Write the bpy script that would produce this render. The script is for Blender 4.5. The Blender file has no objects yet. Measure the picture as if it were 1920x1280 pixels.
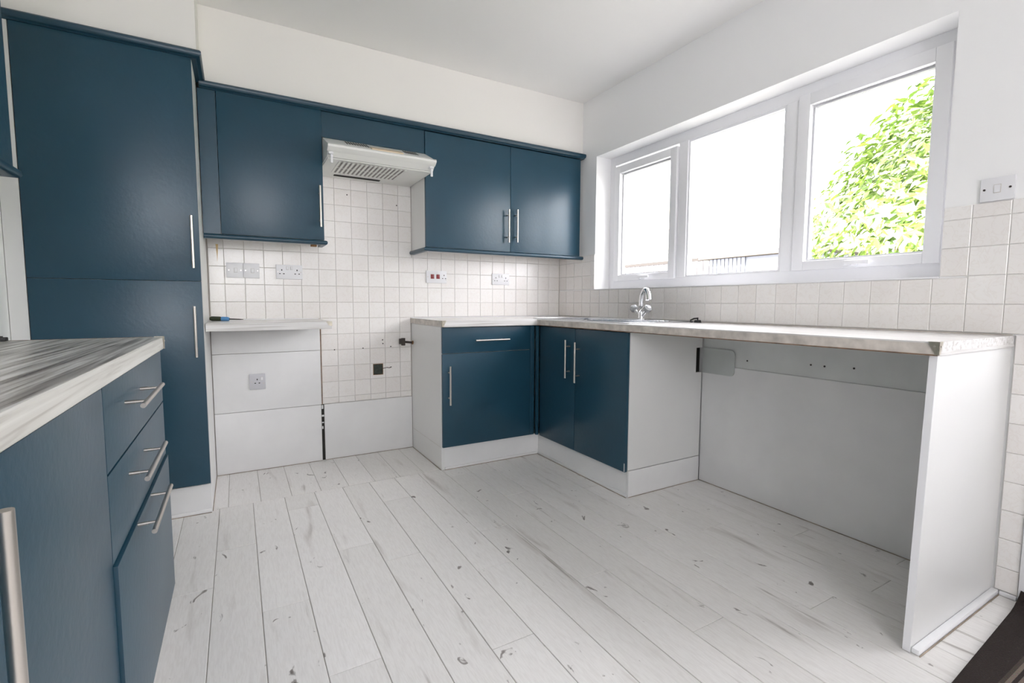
import bpy, bmesh, math, random
from mathutils import Vector, Matrix
random.seed(7)
SC = bpy.context.scene
C = SC.collection

# ------------------------------------------------------------------ camera
YAW, PITCH, ROLL, FPX = 0.5174, -0.0795, 0.0032, 906.08
f = Vector((math.sin(YAW)*math.cos(PITCH), math.cos(YAW)*math.cos(PITCH), math.sin(PITCH)))
r0 = Vector((math.cos(YAW), -math.sin(YAW), 0)); u0 = r0.cross(f)
r = r0*math.cos(ROLL) + u0*math.sin(ROLL); u = -r0*math.sin(ROLL) + u0*math.cos(ROLL)
cam_data = bpy.data.cameras.new('camera')
cam = bpy.data.objects.new('camera', cam_data); C.objects.link(cam)
M4 = Matrix((r, u, -f)).transposed().to_4x4(); M4.translation = (-2.304, -3.2643, 1.0157)
cam.matrix_world = M4
cam_data.sensor_width = 36; cam_data.lens = FPX/1920*36
cam_data.clip_start = 0.02; cam_data.clip_end = 200
SC.camera = cam

PX0, PX1, PZ0, PZ1 = -2.95, -1.6, 1.1, 2.2            # unseen window behind the viewpoint, sized for the light it gives
# ------------------------------------------------------------------ world, sun, daylight portals, exposure
W = bpy.data.worlds.new('sky'); SC.world = W; W.use_nodes = True
bg = W.node_tree.nodes['Background']; bg.inputs[0].default_value = (0.975, 0.965, 1.0, 1); bg.inputs[1].default_value = 4.2
sun_d = bpy.data.lights.new('sun', 'SUN'); sun_d.energy = 6; sun_d.angle = 0.01; sun_d.color = (1, .95, .87)
sun = bpy.data.objects.new('sun', sun_d); C.objects.link(sun)
sun.rotation_euler = (math.radians(12), math.radians(-42), 0)
def portal(name, loc, rot, sx, sy):
    d = bpy.data.lights.new(name, 'AREA'); d.shape = 'RECTANGLE'; d.size = sx; d.size_y = sy
    d.cycles.is_portal = True
    o = bpy.data.objects.new(name, d); C.objects.link(o); o.location = loc; o.rotation_euler = rot
portal('portal_window', (.29, -1.457, 1.6), (0, math.pi/2, 0), .98, 2.04)
portal('portal_door', (.29, -3.225, 1.45), (0, math.pi/2, 0), 1.1, .72)
portal('portal_rear', ((PX0+PX1)/2, -5.45, (PZ0+PZ1)/2), (math.pi/2, 0, 0), PX1-PX0, PZ1-PZ0)
SC.view_settings.view_transform = 'Standard'; SC.view_settings.look = 'None'
SC.view_settings.exposure = 1.65; SC.view_settings.gamma = 1; SC.view_settings.use_curve_mapping = False
SC.cycles.max_bounces = 10; SC.cycles.diffuse_bounces = 7; SC.cycles.caustics_reflective = False; SC.cycles.caustics_refractive = False
SC.cycles.sample_clamp_indirect = 6

# ------------------------------------------------------------------ materials
def mat(name, col, rough=.5, metal=0, bump=0, bscale=40, var=0, vscale=6, coat=0, spec=.5):
    m = bpy.data.materials.new(name); m.use_nodes = True; nt = m.node_tree; n = nt.nodes; b = n['Principled BSDF']
    b.inputs['Base Color'].default_value = (*col, 1); b.inputs['Roughness'].default_value = rough
    b.inputs['Metallic'].default_value = metal; b.inputs['Coat Weight'].default_value = coat
    b.inputs['Specular IOR Level'].default_value = spec
    tc = n.new('ShaderNodeTexCoord')
    if var:
        t = n.new('ShaderNodeTexNoise'); t.inputs['Scale'].default_value = vscale; t.inputs['Detail'].default_value = 5
        nt.links.new(tc.outputs['Object'], t.inputs['Vector'])
        rp = n.new('ShaderNodeValToRGB'); rp.color_ramp.elements[0].position = .3; rp.color_ramp.elements[1].position = .7
        rp.color_ramp.elements[0].color = (*[max(0, c*(1-var)) for c in col], 1); rp.color_ramp.elements[1].color = (*[min(1, c*(1+var*.5)) for c in col], 1)
        nt.links.new(t.outputs['Fac'], rp.inputs[0]); nt.links.new(rp.outputs[0], b.inputs['Base Color'])
    if bump:
        t2 = n.new('ShaderNodeTexNoise'); t2.inputs['Scale'].default_value = bscale; t2.inputs['Detail'].default_value = 3
        nt.links.new(tc.outputs['Object'], t2.inputs['Vector'])
        bp = n.new('ShaderNodeBump'); bp.inputs['Strength'].default_value = bump; bp.inputs['Distance'].default_value = .002
        nt.links.new(t2.outputs['Fac'], bp.inputs['Height']); nt.links.new(bp.outputs[0], b.inputs['Normal'])
    return m
def lk(nt, a, b): nt.links.new(a, b)

M = {}
M['wall'] = mat('painted_plaster', (.88, .88, .88), .75, bump=.15, bscale=25)
M['cream'] = mat('cream_plaster', (.88, .86, .825), .75, bump=.15, bscale=25)
M['ceiling'] = mat('ceiling_plaster', (.90, .89, .875), .85, bump=.15, bscale=30)
M['navy'] = mat('navy_satin_paint', (.0125, .058, .096), .33, bump=.25, bscale=60, var=.12, vscale=3)
M['navyedge'] = mat('navy_moulding_paint', (.012, .050, .082), .33, bump=.1)
M['white'] = mat('white_melamine', (.76, .76, .75), .35, var=.03, vscale=2)
M['board'] = mat('white_board_paint', (.80, .80, .80), .55, bump=.4, bscale=18, var=.06, vscale=4)
M['upvc'] = mat('white_upvc', (.85, .85, .87), .3)
M['plastic'] = mat('white_socket_plastic', (.78, .78, .80), .3)
M['greyplastic'] = mat('grey_socket_plastic', (.56, .56, .59), .35)
M['hood'] = mat('white_hood_enamel', (.80, .80, .77), .3)
M['hoodtop'] = mat('hood_top_enamel', (.70, .68, .68), .35)
M['amber'] = mat('hood_label_plastic', (.80, .66, .48), .35)
M['dark'] = mat('dark_recess', (.02, .018, .015), .8)
M['grime'] = mat('grimy_metal', (.045, .035, .03), .55, var=.5, vscale=30)
M['brown'] = mat('bare_brown_edge', (.22, .13, .08), .7, var=.6, vscale=25)
M['red'] = mat('red_rocker', (.22, .015, .022), .3)
M['steel'] = mat('brushed_steel', (.62, .58, .54), .32, 1)
M['chrome'] = mat('chrome', (.82, .82, .84), .07, 1)
M['sink'] = mat('stainless_sink', (.62, .63, .65), .22, 1, bump=.1, bscale=120)
M['alu'] = mat('dull_metal_cap', (.55, .51, .42), .4, 1, var=.3, vscale=40)
M['grout'] = mat('grout', (.61, .57, .525), .85, var=.15, vscale=12)
M['rust'] = mat('rusty_brown', (.30, .15, .06), .7, var=.4, vscale=40)
M['black'] = mat('black_rubber', (.015, .015, .015), .5)
M['blue'] = mat('blue_grip', (.10, .28, .55), .4)
M['grip'] = mat('dark_grip', (.03, .04, .02), .45)
M['crystal'] = mat('clear_acrylic', (.75, .77, .80), .08)
M['crystal'].node_tree.nodes['Principled BSDF'].inputs['Transmission Weight'].default_value = .25
M['grey'] = mat('grey_patch', (.52, .55, .54), .6, var=.1)
M['fence'] = mat('pale_fence_wood', (.15, .14, .145), .8, var=.4, vscale=6)
M['fencedark'] = mat('fence_rail', (.04, .034, .03), .8)
M['render'] = mat('house_render', (.80, .76, .68), .9)
M['rooftile'] = mat('roof_tiles', (.62, .52, .42), .9)
M['lawn'] = mat('neutral_ground', (.27, .265, .24), .9, var=.3, vscale=3)  # unseen ground, greyed so its bounced light stays neutral
M['bark'] = mat('bark', (.12, .08, .05), .9)
M['shedwall'] = mat('shed_sheeting', (.17, .18, .21), .6)
M['shedroof'] = mat('shed_roof_felt', (.12, .10, .08), .8)

def tile_mat():
    m = mat('glazed_wall_tile', (.76, .735, .705), .22, bump=.3, bscale=14)
    nt = m.node_tree; n = nt.nodes; b = n['Principled BSDF']
    oi = n.new('ShaderNodeObjectInfo'); rp = n.new('ShaderNodeValToRGB')
    rp.color_ramp.elements[0].color = (.83, .80, .775, 1); rp.color_ramp.elements[1].color = (.87, .85, .83, 1)
    lk(nt, oi.outputs['Random'], rp.inputs[0])
    # faint printed veins that belong to the tile glaze
    tc = n.new('ShaderNodeTexCoord'); ad = n.new('ShaderNodeVectorMath'); ad.operation = 'ADD'
    sc = n.new('ShaderNodeVectorMath'); sc.operation = 'SCALE'; sc.inputs['Scale'].default_value = 37
    cb = n.new('ShaderNodeCombineXYZ'); lk(nt, oi.outputs['Random'], cb.inputs[0]); lk(nt, oi.outputs['Random'], cb.inputs[2])
    lk(nt, cb.outputs[0], sc.inputs[0]); lk(nt, tc.outputs['Object'], ad.inputs[0]); lk(nt, sc.outputs[0], ad.inputs[1])
    t = n.new('ShaderNodeTexNoise'); t.inputs['Scale'].default_value = 22; t.inputs['Detail'].default_value = 4; t.inputs['Distortion'].default_value = 1.5
    lk(nt, ad.outputs[0], t.inputs['Vector'])
    r2 = n.new('ShaderNodeValToRGB'); r2.color_ramp.elements[0].position = .46; r2.color_ramp.elements[0].color = (1, 1, 1, 1)
    e = r2.color_ramp.elements.new(.5); e.color = (.93, .91, .89, 1); r2.color_ramp.elements[2].position = .54; r2.color_ramp.elements[2].color = (1, 1, 1, 1)
    lk(nt, t.outputs['Fac'], r2.inputs[0])
    mx = n.new('ShaderNodeMix'); mx.data_type = 'RGBA'; mx.blend_type = 'MULTIPLY'; mx.inputs[0].default_value = .6
    lk(nt, rp.outputs[0], mx.inputs['A']); lk(nt, r2.outputs[0], mx.inputs['B']); lk(nt, mx.outputs['Result'], b.inputs['Base Color'])
    return m
M['tile'] = tile_mat()

def plank_mat():
    m = bpy.data.materials.new('whitewashed_plank'); m.use_nodes = True; nt = m.node_tree; n = nt.nodes; b = n['Principled BSDF']
    b.inputs['Roughness'].default_value = .42
    tc = n.new('ShaderNodeTexCoord'); oi = n.new('ShaderNodeObjectInfo')
    cb = n.new('ShaderNodeCombineXYZ'); mu = n.new('ShaderNodeMath'); mu.operation = 'MULTIPLY'; mu.inputs[1].default_value = 53
    lk(nt, oi.outputs['Random'], mu.inputs[0])
    for k in range(3): lk(nt, mu.outputs[0], cb.inputs[k])
    ad = n.new('ShaderNodeVectorMath'); ad.operation = 'ADD'; lk(nt, tc.outputs['Object'], ad.inputs[0]); lk(nt, cb.outputs[0], ad.inputs[1])
    def noise(scale, sx, sy, det=4, dist=0):
        mp = n.new('ShaderNodeMapping'); mp.inputs['Scale'].default_value = (sx, sy, 1); lk(nt, ad.outputs[0], mp.inputs[0])
        t = n.new('ShaderNodeTexNoise'); t.inputs['Scale'].default_value = scale; t.inputs['Detail'].default_value = det; t.inputs['Distortion'].default_value = dist
        lk(nt, mp.outputs[0], t.inputs['Vector']); return t
    def ramp(src, *st):
        rp = n.new('ShaderNodeValToRGB'); els = rp.color_ramp.elements
        els[0].position, els[0].color = st[0][0], (*st[0][1], 1); els[1].position, els[1].color = st[-1][0], (*st[-1][1], 1)
        for p_, c_ in st[1:-1]:
            e = els.new(p_); e.color = (*c_, 1)
        lk(nt, src, rp.inputs[0]); return rp
    w = (.80, .79, .775)
    base = ramp(oi.outputs['Random'], (0, (.79, .775, .755)), (1, (.85, .835, .82)))
    g = ramp(noise(30, 6, .7, 6, .8).outputs['Fac'], (.35, (.93, .925, .92)), (.6, (1, 1, 1)))            # fine grain
    w2 = ramp(noise(9, 2.6, .22, 5, .35).outputs['Fac'], (.25, (.50, .48, .46)), (.30, (.82, .81, .80)), (.34, (1, 1, 1)))  # wispy dark streaks
    s = ramp(noise(5, 3.2, .4, 5, .5).outputs['Fac'], (.24, (.66, .64, .62)), (.31, (.88, .87, .86)), (.40, (1, 1, 1)))  # long grey streaks
    k = ramp(noise(13, 1.4, .8, 4, 1.2).outputs['Fac'], (.24, (.20, .18, .17)), (.285, (.45, .43, .42)), (.315, (1, 1, 1)))  # knots and smudges
    cur = base.outputs[0]
    for x in (g, w2, s, k):
        mx = n.new('ShaderNodeMix'); mx.data_type = 'RGBA'; mx.blend_type = 'MULTIPLY'; mx.inputs[0].default_value = 1
        lk(nt, cur, mx.inputs['A']); lk(nt, x.outputs[0], mx.inputs['B']); cur = mx.outputs['Result']
    lk(nt, cur, b.inputs['Base Color'])
    bp = n.new('ShaderNodeBump'); bp.inputs['Strength'].default_value = .12; bp.inputs['Distance'].default_value = .001
    lk(nt, g.outputs[0], bp.inputs['Height']); lk(nt, bp.outputs[0], b.inputs['Normal'])
    return m
M['plank'] = plank_mat()

def worktop_mat(name, along_x, tones, rough=.25):
    m = bpy.data.materials.new(name); m.use_nodes = True; nt = m.node_tree; n = nt.nodes; b = n['Principled BSDF']
    b.inputs['Roughness'].default_value = rough
    tc = n.new('ShaderNodeTexCoord'); mp = n.new('ShaderNodeMapping')
    mp.inputs['Scale'].default_value = (1.1, 42, 42) if along_x else (42, 1.1, 42)
    lk(nt, tc.outputs['Object'], mp.inputs[0])
    t = n.new('ShaderNodeTexNoise'); t.inputs['Scale'].default_value = 2.2; t.inputs['Detail'].default_value = 7; t.inputs['Distortion'].default_value = .6
    lk(nt, mp.outputs[0], t.inputs['Vector'])
    rp = n.new('ShaderNodeValToRGB'); els = rp.color_ramp.elements
    els[0].position, els[0].color = .33, (*tones[0], 1); els[1].position, els[1].color = .62, (*tones[2], 1)
    e = els.new(.45); e.color = (*tones[1], 1)
    lk(nt, t.outputs['Fac'], rp.inputs[0]); lk(nt, rp.outputs[0], b.inputs['Base Color'])
    return m
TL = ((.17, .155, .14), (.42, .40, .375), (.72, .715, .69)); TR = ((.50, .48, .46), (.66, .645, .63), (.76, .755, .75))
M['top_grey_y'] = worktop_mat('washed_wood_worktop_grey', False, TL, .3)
M['top_white_y'] = worktop_mat('washed_wood_worktop_y', False, TR, .22)
M['top_white_x'] = worktop_mat('washed_wood_worktop_x', True, TR, .25)
M['top_edge'] = mat('worn_worktop_edge', (.62, .57, .52), .5, var=.3, vscale=22)

def glass_mat():
    m = bpy.data.materials.new('window_glass'); m.use_nodes = True; nt = m.node_tree; n = nt.nodes
    n.remove(n['Principled BSDF']); out = n['Material Output']
    tr = n.new('ShaderNodeBsdfTransparent'); gl = n.new('ShaderNodeBsdfGlossy'); gl.inputs['Roughness'].default_value = .01
    fr = n.new('ShaderNodeFresnel'); fr.inputs[0].default_value = 1.35; mx = n.new('ShaderNodeMixShader')
    ge = n.new('ShaderNodeNewGeometry'); iv = n.new('ShaderNodeMath'); iv.operation = 'SUBTRACT'; iv.inputs[0].default_value = 1; lk(nt, ge.outputs['Backfacing'], iv.inputs[1])
    ml = n.new('ShaderNodeMath'); ml.operation = 'MULTIPLY'; lk(nt, fr.outputs[0], ml.inputs[0]); lk(nt, iv.outputs[0], ml.inputs[1])
    lk(nt, ml.outputs[0], mx.inputs[0]); lk(nt, tr.outputs[0], mx.inputs[1]); lk(nt, gl.outputs[0], mx.inputs[2]); lk(nt, mx.outputs[0], out.inputs[0])
    return m
M['glass'] = glass_mat()

def leaf_mat():
    m = mat('laurel_leaf', (.22, .36, .05), .4); nt = m.node_tree; n = nt.nodes; b = n['Principled BSDF']
    g = n.new('ShaderNodeNewGeometry'); rp = n.new('ShaderNodeValToRGB')
    rp.color_ramp.elements[0].color = (.045, .10, .010, 1); rp.color_ramp.elements[1].color = (.27, .38, .07, 1)
    lk(nt, g.outputs['Random Per Island'], rp.inputs[0]); lk(nt, rp.outputs[0], b.inputs['Base Color'])
    return m
M['leaf'] = leaf_mat()

def rug_mat():
    m = bpy.data.materials.new('striped_brown_rug'); m.use_nodes = True; nt = m.node_tree; n = nt.nodes; b = n['Principled BSDF']
    b.inputs['Roughness'].default_value = .95
    tc = n.new('ShaderNodeTexCoord'); sp = n.new('ShaderNodeSeparateXYZ'); lk(nt, tc.outputs['Object'], sp.inputs[0])
    mr = n.new('ShaderNodeMapRange'); mr.inputs[1].default_value = -.16; mr.inputs[2].default_value = .16
    lk(nt, sp.outputs[1], mr.inputs[0])
    rp = n.new('ShaderNodeValToRGB'); rp.color_ramp.interpolation = 'CONSTANT'; els = rp.color_ramp.elements
    dk, md, lt = (.026, .015, .012, 1), (.08, .058, .048, 1), (.24, .19, .155, 1)
    els[0].position, els[0].color = 0, dk; els[1].position, els[1].color = .84, dk
    p = .16; k = 0; seq = [lt, dk, md, lt, dk, lt, md, dk]
    while p < .83:
        e = els.new(p); e.color = seq[k % 8]; p += .028; k += 1
        if len(els) > 30: break
    lk(nt, mr.outputs[0], rp.inputs[0])
    t = n.new('ShaderNodeTexNoise'); t.inputs['Scale'].default_value = 260; lk(nt, tc.outputs['Object'], t.inputs['Vector'])
    mx = n.new('ShaderNodeMix'); mx.data_type = 'RGBA'; mx.blend_type = 'MULTIPLY'; mx.inputs[0].default_value = .7
    lk(nt, rp.outputs[0], mx.inputs['A']); lk(nt, t.outputs['Color'], mx.inputs['B']); lk(nt, mx.outputs['Result'], b.inputs['Base Color'])
    bp = n.new('ShaderNodeBump'); bp.inputs['Strength'].default_value = .8; bp.inputs['Distance'].default_value = .004
    lk(nt, t.outputs['Fac'], bp.inputs['Height']); lk(nt, bp.outputs[0], b.inputs['Normal'])
    return m
M['rug'] = rug_mat()

# ------------------------------------------------------------------ mesh helpers
def bbox(bm_, x0, x1, y0, y1, z0, z1, bev=0):
    vs = [bm_.verts.new((x, y, z)) for z in (z0, z1) for y in (y0, y1) for x in (x0, x1)]
    fs = [bm_.faces.new([vs[i] for i in q]) for q in ((0, 2, 3, 1), (4, 5, 7, 6), (0, 1, 5, 4), (2, 6, 7, 3), (0, 4, 6, 2), (1, 3, 7, 5))]
    if bev:
        es = list({e for f_ in fs for e in f_.edges})
        bmesh.ops.bevel(bm_, geom=es, offset=bev, segments=2, affect='EDGES', profile=.6)
    return bm_
def tube(bm_, p0, p1, rad, seg=12, rad2=None):
    p0, p1 = Vector(p0), Vector(p1); d = p1-p0; q = d.to_track_quat('Z', 'Y').to_matrix().to_4x4()
    q.translation = (p0+p1)/2
    bmesh.ops.create_cone(bm_, cap_ends=True, segments=seg, radius1=rad, radius2=rad if rad2 is None else rad2, depth=d.length, matrix=q)
def extrude_profile(bm_, prof, axis, a0, a1):
    """closed profile of 2D points extruded along an axis; profile is (y,z) for axis x, (x,z) for y, (x,y) for z"""
    def P(q, a): return {'x': (a, q[0], q[1]), 'y': (q[0], a, q[1]), 'z': (q[0], q[1], a)}[axis]
    A = [bm_.verts.new(P(q, a0)) for q in prof]; B = [bm_.verts.new(P(q, a1)) for q in prof]
    n_ = len(prof)
    bm_.faces.new(A); bm_.faces.new(list(reversed(B)))
    for i in range(n_): bm_.faces.new((A[i], B[i], B[(i+1) % n_], A[(i+1) % n_]))
def sweep(bm_, path, prof):
    """sweep closed profile (offset outward, z) along open XY polyline, mitred; outward = right of travel"""
    rings = []
    for i, p in enumerate(path):
        p = Vector(p); d0 = (p-Vector(path[i-1])).normalized() if i else None
        d1 = (Vector(path[i+1])-p).normalized() if i < len(path)-1 else None
        d0 = d0 or d1; d1 = d1 or d0
        n0 = Vector((d0.y, -d0.x)); n1 = Vector((d1.y, -d1.x)); m_ = (n0+n1); m_ = m_/m_.dot(n0)
        rings.append([bm_.verts.new((p.x+m_.x*o, p.y+m_.y*o, z)) for o, z in prof])
    k = len(prof)
    for a, b in zip(rings, rings[1:]):
        for i in range(k): bm_.faces.new((a[i], b[i], b[(i+1) % k], a[(i+1) % k]))
    bm_.faces.new(rings[0]); bm_.faces.new(list(reversed(rings[-1])))
def obj(name, bm_, m, parent=None, smooth=False):
    bmesh.ops.recalc_face_normals(bm_, faces=bm_.faces)
    co = [v.co for v in bm_.verts]
    c = Vector(((min(v.x for v in co)+max(v.x for v in co))/2, (min(v.y for v in co)+max(v.y for v in co))/2, min(v.z for v in co)))
    for v in bm_.verts: v.co -= c
    me = bpy.data.meshes.new(name); bm_.to_mesh(me); bm_.free()
    me.materials.append(M[m] if isinstance(m, str) else m)
    if smooth:
        for p in me.polygons: p.use_smooth = True
        try: me.set_sharp_from_angle(angle=math.radians(40))
        except Exception: pass
    o = bpy.data.objects.new(name, me); C.objects.link(o); o.location = c
    if parent:
        o.parent = parent; w = Vector((0, 0, 0)); q = parent
        while q: w += q.location; q = q.parent
        o.location = c-w
    return o
def box(name, x0, x1, y0, y1, z0, z1, m, parent=None, bev=0):
    return obj(name, bbox(bmesh.new(), min(x0, x1), max(x0, x1), min(y0, y1), max(y0, y1), min(z0, z1), max(z0, z1), bev), m, parent, smooth=bool(bev))
def boxes(name, lst, m, parent=None):
    b = bmesh.new()
    for q in lst: bbox(b, *q)
    return obj(name, b, m, parent)
def thing(name, label, cat, loc, group=None):
    o = bpy.data.objects.new(name, None); C.objects.link(o); o.location = loc; o.empty_display_size = .05
    return tag(o, label, cat, group)
def tag(o, label, cat, group=None, kind=None):
    o['label'] = label; o['category'] = cat
    if group: o['group'] = group
    if kind: o['kind'] = kind
    return o
def struct(o, label=None):
    o['kind'] = 'structure'
    if label: o['label'] = label
    return o

# ------------------------------------------------------------------ room shell
HC = 2.497
TT = .006                                   # tile thickness
wall_back = struct(box('wall_back', -3.22, .28, 0, .12, 0, HC, 'grout'), 'back wall behind the fitted units')
WY0, WY1, WZ0, WZ1 = -2.468, -.446, 1.115, 2.072          # window opening
DY0, DY1, DZ = -3.66, -2.79, 2.06                          # glazed back door opening
wall_right = struct(boxes('wall_right', [(0, .28, -5.32, DY0, 0, HC), (0, .28, DY0, DY1, DZ, HC), (0, .28, DY1, WY0, 0, HC),
    (0, .28, WY0, WY1, 0, WZ0), (0, .28, WY0, WY1, WZ1, HC), (0, .28, WY1, 0, 0, HC)], 'wall'), 'white painted window wall')
wall_left = struct(box('wall_left', -3.22, -3.1, -5.32, 0, 0, HC, 'wall'), 'plain white painted side wall')
wall_front = struct(boxes('wall_front', [(-3.22, PX0, -5.44, -5.32, 0, HC), (PX1, .28, -5.44, -5.32, 0, HC), (PX0, PX1, -5.44, -5.32, PZ1, HC), (PX0, PX1, -5.44, -5.32, 0, PZ0)], 'wall'), 'white painted wall behind the viewpoint')
ceiling = struct(box('ceiling', -3.22, .28, -5.44, .12, HC, HC+.12, 'ceiling'), 'plain white ceiling')
b = bmesh.new(); bbox(b, -2.42, -.001, -.284, -.001, 2.112, HC-.001); bbox(b, -3.099, -2.42, -.562, -.001, 2.134, HC-.001)
bulk = struct(obj('trim_1', b, 'cream'), 'boxed-in bulkhead above the wall units')

# tiles
tile_cache = {}
def tile_mesh(w, h, ax):
    key = (round(w, 3), round(h, 3), ax)
    if key in tile_cache: return tile_cache[key]
    b = bmesh.new(); e = .0022
    a, hh = w/2, h/2
    def P(s, t, d): return (s, -d, t) if ax == 'x' else (-d, s, t)
    o = [b.verts.new(P(s, t, .0)) for s, t in ((-a, -hh), (a, -hh), (a, hh), (-a, hh))]
    m_ = [b.verts.new(P(s, t, TT-.0015)) for s, t in ((-a, -hh), (a, -hh), (a, hh), (-a, hh))]
    i_ = [b.verts.new(P(s, t, TT)) for s, t in ((-a+e, -hh+e), (a-e, -hh+e), (a-e, hh-e), (-a+e, hh-e))]
    b.faces.new(i_)
    for p, q in ((o, m_), (m_, i_)):
        for k in range(4): b.faces.new((p[k], p[(k+1) % 4], q[(k+1) % 4], q[k]))
    bmesh.ops.recalc_face_normals(b, faces=b.faces)
    if ax == 'x' and b.faces[:][0].normal.y > 0 or ax == 'y' and b.faces[:][0].normal.x > 0: bmesh.ops.reverse_faces(b, faces=b.faces)
    me = bpy.data.meshes.new('tile'); b.to_mesh(me); b.free(); me.materials.append(M['tile']); tile_cache[key] = me
    return me
TP = .1021; G = .0013
def tile_region(wall, ax, s0, s1, z0, z1, so, zo):
    i = math.floor((s0-so)/TP)
    while so+i*TP < s1-1e-6:
        a0, a1 = max(s0, so+i*TP), min(s1, so+(i+1)*TP); j = math.floor((z0-zo)/TP)
        while zo+j*TP < z1-1e-6:
            c0, c1 = max(z0, zo+j*TP), min(z1, zo+(j+1)*TP)
            if a1-a0 > .006 and c1-c0 > .006:
                o = bpy.data.objects.new('tile', tile_mesh(a1-a0-G, c1-c0-G, ax)); C.objects.link(o)
                w = Vector(((a0+a1)/2, 0, (c0+c1)/2)) if ax == 'x' else Vector((0, (a0+a1)/2, (c0+c1)/2))
                jit = random.uniform(-.0003, .0003)
                if ax == 'x': w.y += jit
                else: w.x += jit
                o.parent = wall; o.location = w-wall.location
            j += 1
        i += 1
TX, TZ, TY = -1.8467, .9148, -2.447
Z4 = TZ+4*TP
tile_region(wall_back, 'x', -2.435, -.0065, TZ, Z4, TX, TZ)
tile_region(wall_back, 'x', -2.435, TX, Z4, 1.38, TX, TZ); tile_region(wall_back, 'x', -1.245, -.0065, Z4, 1.38, TX, TZ)
tile_region(wall_back, 'x', TX, -1.246, Z4, 1.815, TX, TZ)
tile_region(wall_back, 'x', TX+.001, -1.2575, .365, TZ, TX, TZ)
tile_region(wall_right, 'y', WY1, -.0005, 1.119, 1.374, TY, TZ)
tile_region(wall_right, 'y', TY-TP, -.0005, .912, 1.1125, TY, TZ)
tile_region(wall_right, 'y', -2.745, TY-TP, .912, 1.371, TY, TZ)
tile_region(wall_right, 'y', TY-TP, WY0, 1.119, 1.371, TY, TZ)
tile_region(wall_right, 'y', -2.745, -2.686, .014, .912, TY, TZ)

# floor: slab with recessed joints, every plank a piece
floor = struct(box('floor', -3.22, .28, -5.44, .12, -.09, -.0025, mat('dark_floor_joint', (.40, .37, .34), .9)), 'white-washed plank floor')
plank_cache = {}
def plank(x0, x1, y0, y1):
    w, l = round(x1-x0-.0022, 4), round(y1-y0-.0018, 3); key = (w, l)
    if key not in plank_cache:
        b = bmesh.new(); e = .0012; a, h = w/2, l/2
        lo = [b.verts.new((s*a, t*h, -.004)) for s, t in ((-1, -1), (1, -1), (1, 1), (-1, 1))]
        mi = [b.verts.new((s*a, t*h, -.001)) for s, t in ((-1, -1), (1, -1), (1, 1), (-1, 1))]
        hi = [b.verts.new((s*(a-e), t*(h-e), 0)) for s, t in ((-1, -1), (1, -1), (1, 1), (-1, 1))]
        b.faces.new(hi)
        for p, q in ((lo, mi), (mi, hi)):
            for k in range(4): b.faces.new((p[k], p[(k+1) % 4], q[(k+1) % 4], q[k]))
        me = bpy.data.meshes.new('plank'); b.to_mesh(me); b.free(); me.materials.append(M['plank']); plank_cache[key] = me
    o = bpy.data.objects.new('plank', plank_cache[key]); C.objects.link(o)
    o.parent = floor; o.location = Vector(((x0+x1)/2, (y0+y1)/2, random.uniform(-.0003, 0)))-floor.location
PP, PO, SEAM = .1449, -2.412, -.545
ends = {7: -1.386, 6: -1.669, 5: -2.068, 8: -1.904, 11: -1.79, 10: -1.613, 9: -2.305, 12: -2.421, 14: -2.472, 15: -2.097, 13: -1.863,
        -1: -1.305, 0: -1.021, 1: -1.544, 2: -1.941, 3: -1.255, 4: -1.428}
PLEN = 1.21
for i in range(-5, 17):
    x0, x1 = max(-3.099, PO+i*PP), min(-.0005, PO+(i+1)*PP)
    if x1-x0 < .02: continue
    e = ends.get(i, -1.0-((i*37) % 10)*.11); cuts = [SEAM-.0015]
    y = e+PLEN if e+PLEN < SEAM-.12 else e
    while y > -5.3:
        cuts.append(y); y -= PLEN
    cuts.append(-5.32)
    for a, c in zip(cuts, cuts[1:]):
        if a-c > .03: plank(x0, x1, c, a)
    o_ = .037
    xa, xb = max(-3.099, PO+i*PP+o_), min(-.0005, PO+(i+1)*PP+o_)
    if xb-xa > .02: plank(xa, xb, SEAM, -.001)

# ------------------------------------------------------------------ window
win = thing('window_1', 'three-light white window over the worktop', 'window', (.165, -1.457, WZ0)); win['kind'] = 'structure'; del win['category']
FX0, FX1 = .135, .20
def ring(name, x0, x1, y0, y1, z0, z1, wy, wz, m, parent, wz0=None, bev=.003):
    b = bmesh.new(); wz0 = wz0 or wz
    bbox(b, x0, x1, y0, y0+wy, z0, z1, bev); bbox(b, x0, x1, y1-wy, y1, z0, z1, bev)
    bbox(b, x0, x1, y0+wy, y1-wy, z0, z0+wz0, bev); bbox(b, x0, x1, y0+wy, y1-wy, z1-wz, z1, bev)
    return obj(name, b, m, parent, smooth=True)
b = bmesh.new()
bbox(b, FX0, FX1, WY0, WY0+.052, WZ0, WZ1, .003); bbox(b, FX0, FX1, WY1-.055, WY1, WZ0, WZ1, .003)
bbox(b, FX0, FX1, WY0+.05, WY1-.05, WZ0, 1.181, .003); bbox(b, FX0, FX1, WY0+.05, WY1-.05, 2.012, WZ1, .003)
bbox(b, FX0, FX1, -1.152, -1.085, 1.18, 2.013, .003); bbox(b, FX0, FX1, -1.825, -1.762, 1.18, 2.013, .003)
obj('window_frame', b, 'upvc', win, True)
s1 = ring('sash', .122, .19, -1.078, -.506, 1.177, 1.996, .052, .05, 'upvc', win, .042)
s3 = ring('sash', .122, .19, -2.418, -1.83, 1.18, 2.022, .055, .054, 'upvc', win, .044)
b = bmesh.new(); bbox(b, .142, .155, -1.762, -1.748, 1.18, 2.012); bbox(b, .142, .155, -1.166, -1.152, 1.18, 2.012); bbox(b, .142, .155, -1.748, -1.166, 1.18, 1.192); bbox(b, .142, .155, -1.748, -1.166, 2.0, 2.012)
obj('glazing_bead', b, 'upvc', win)
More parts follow.
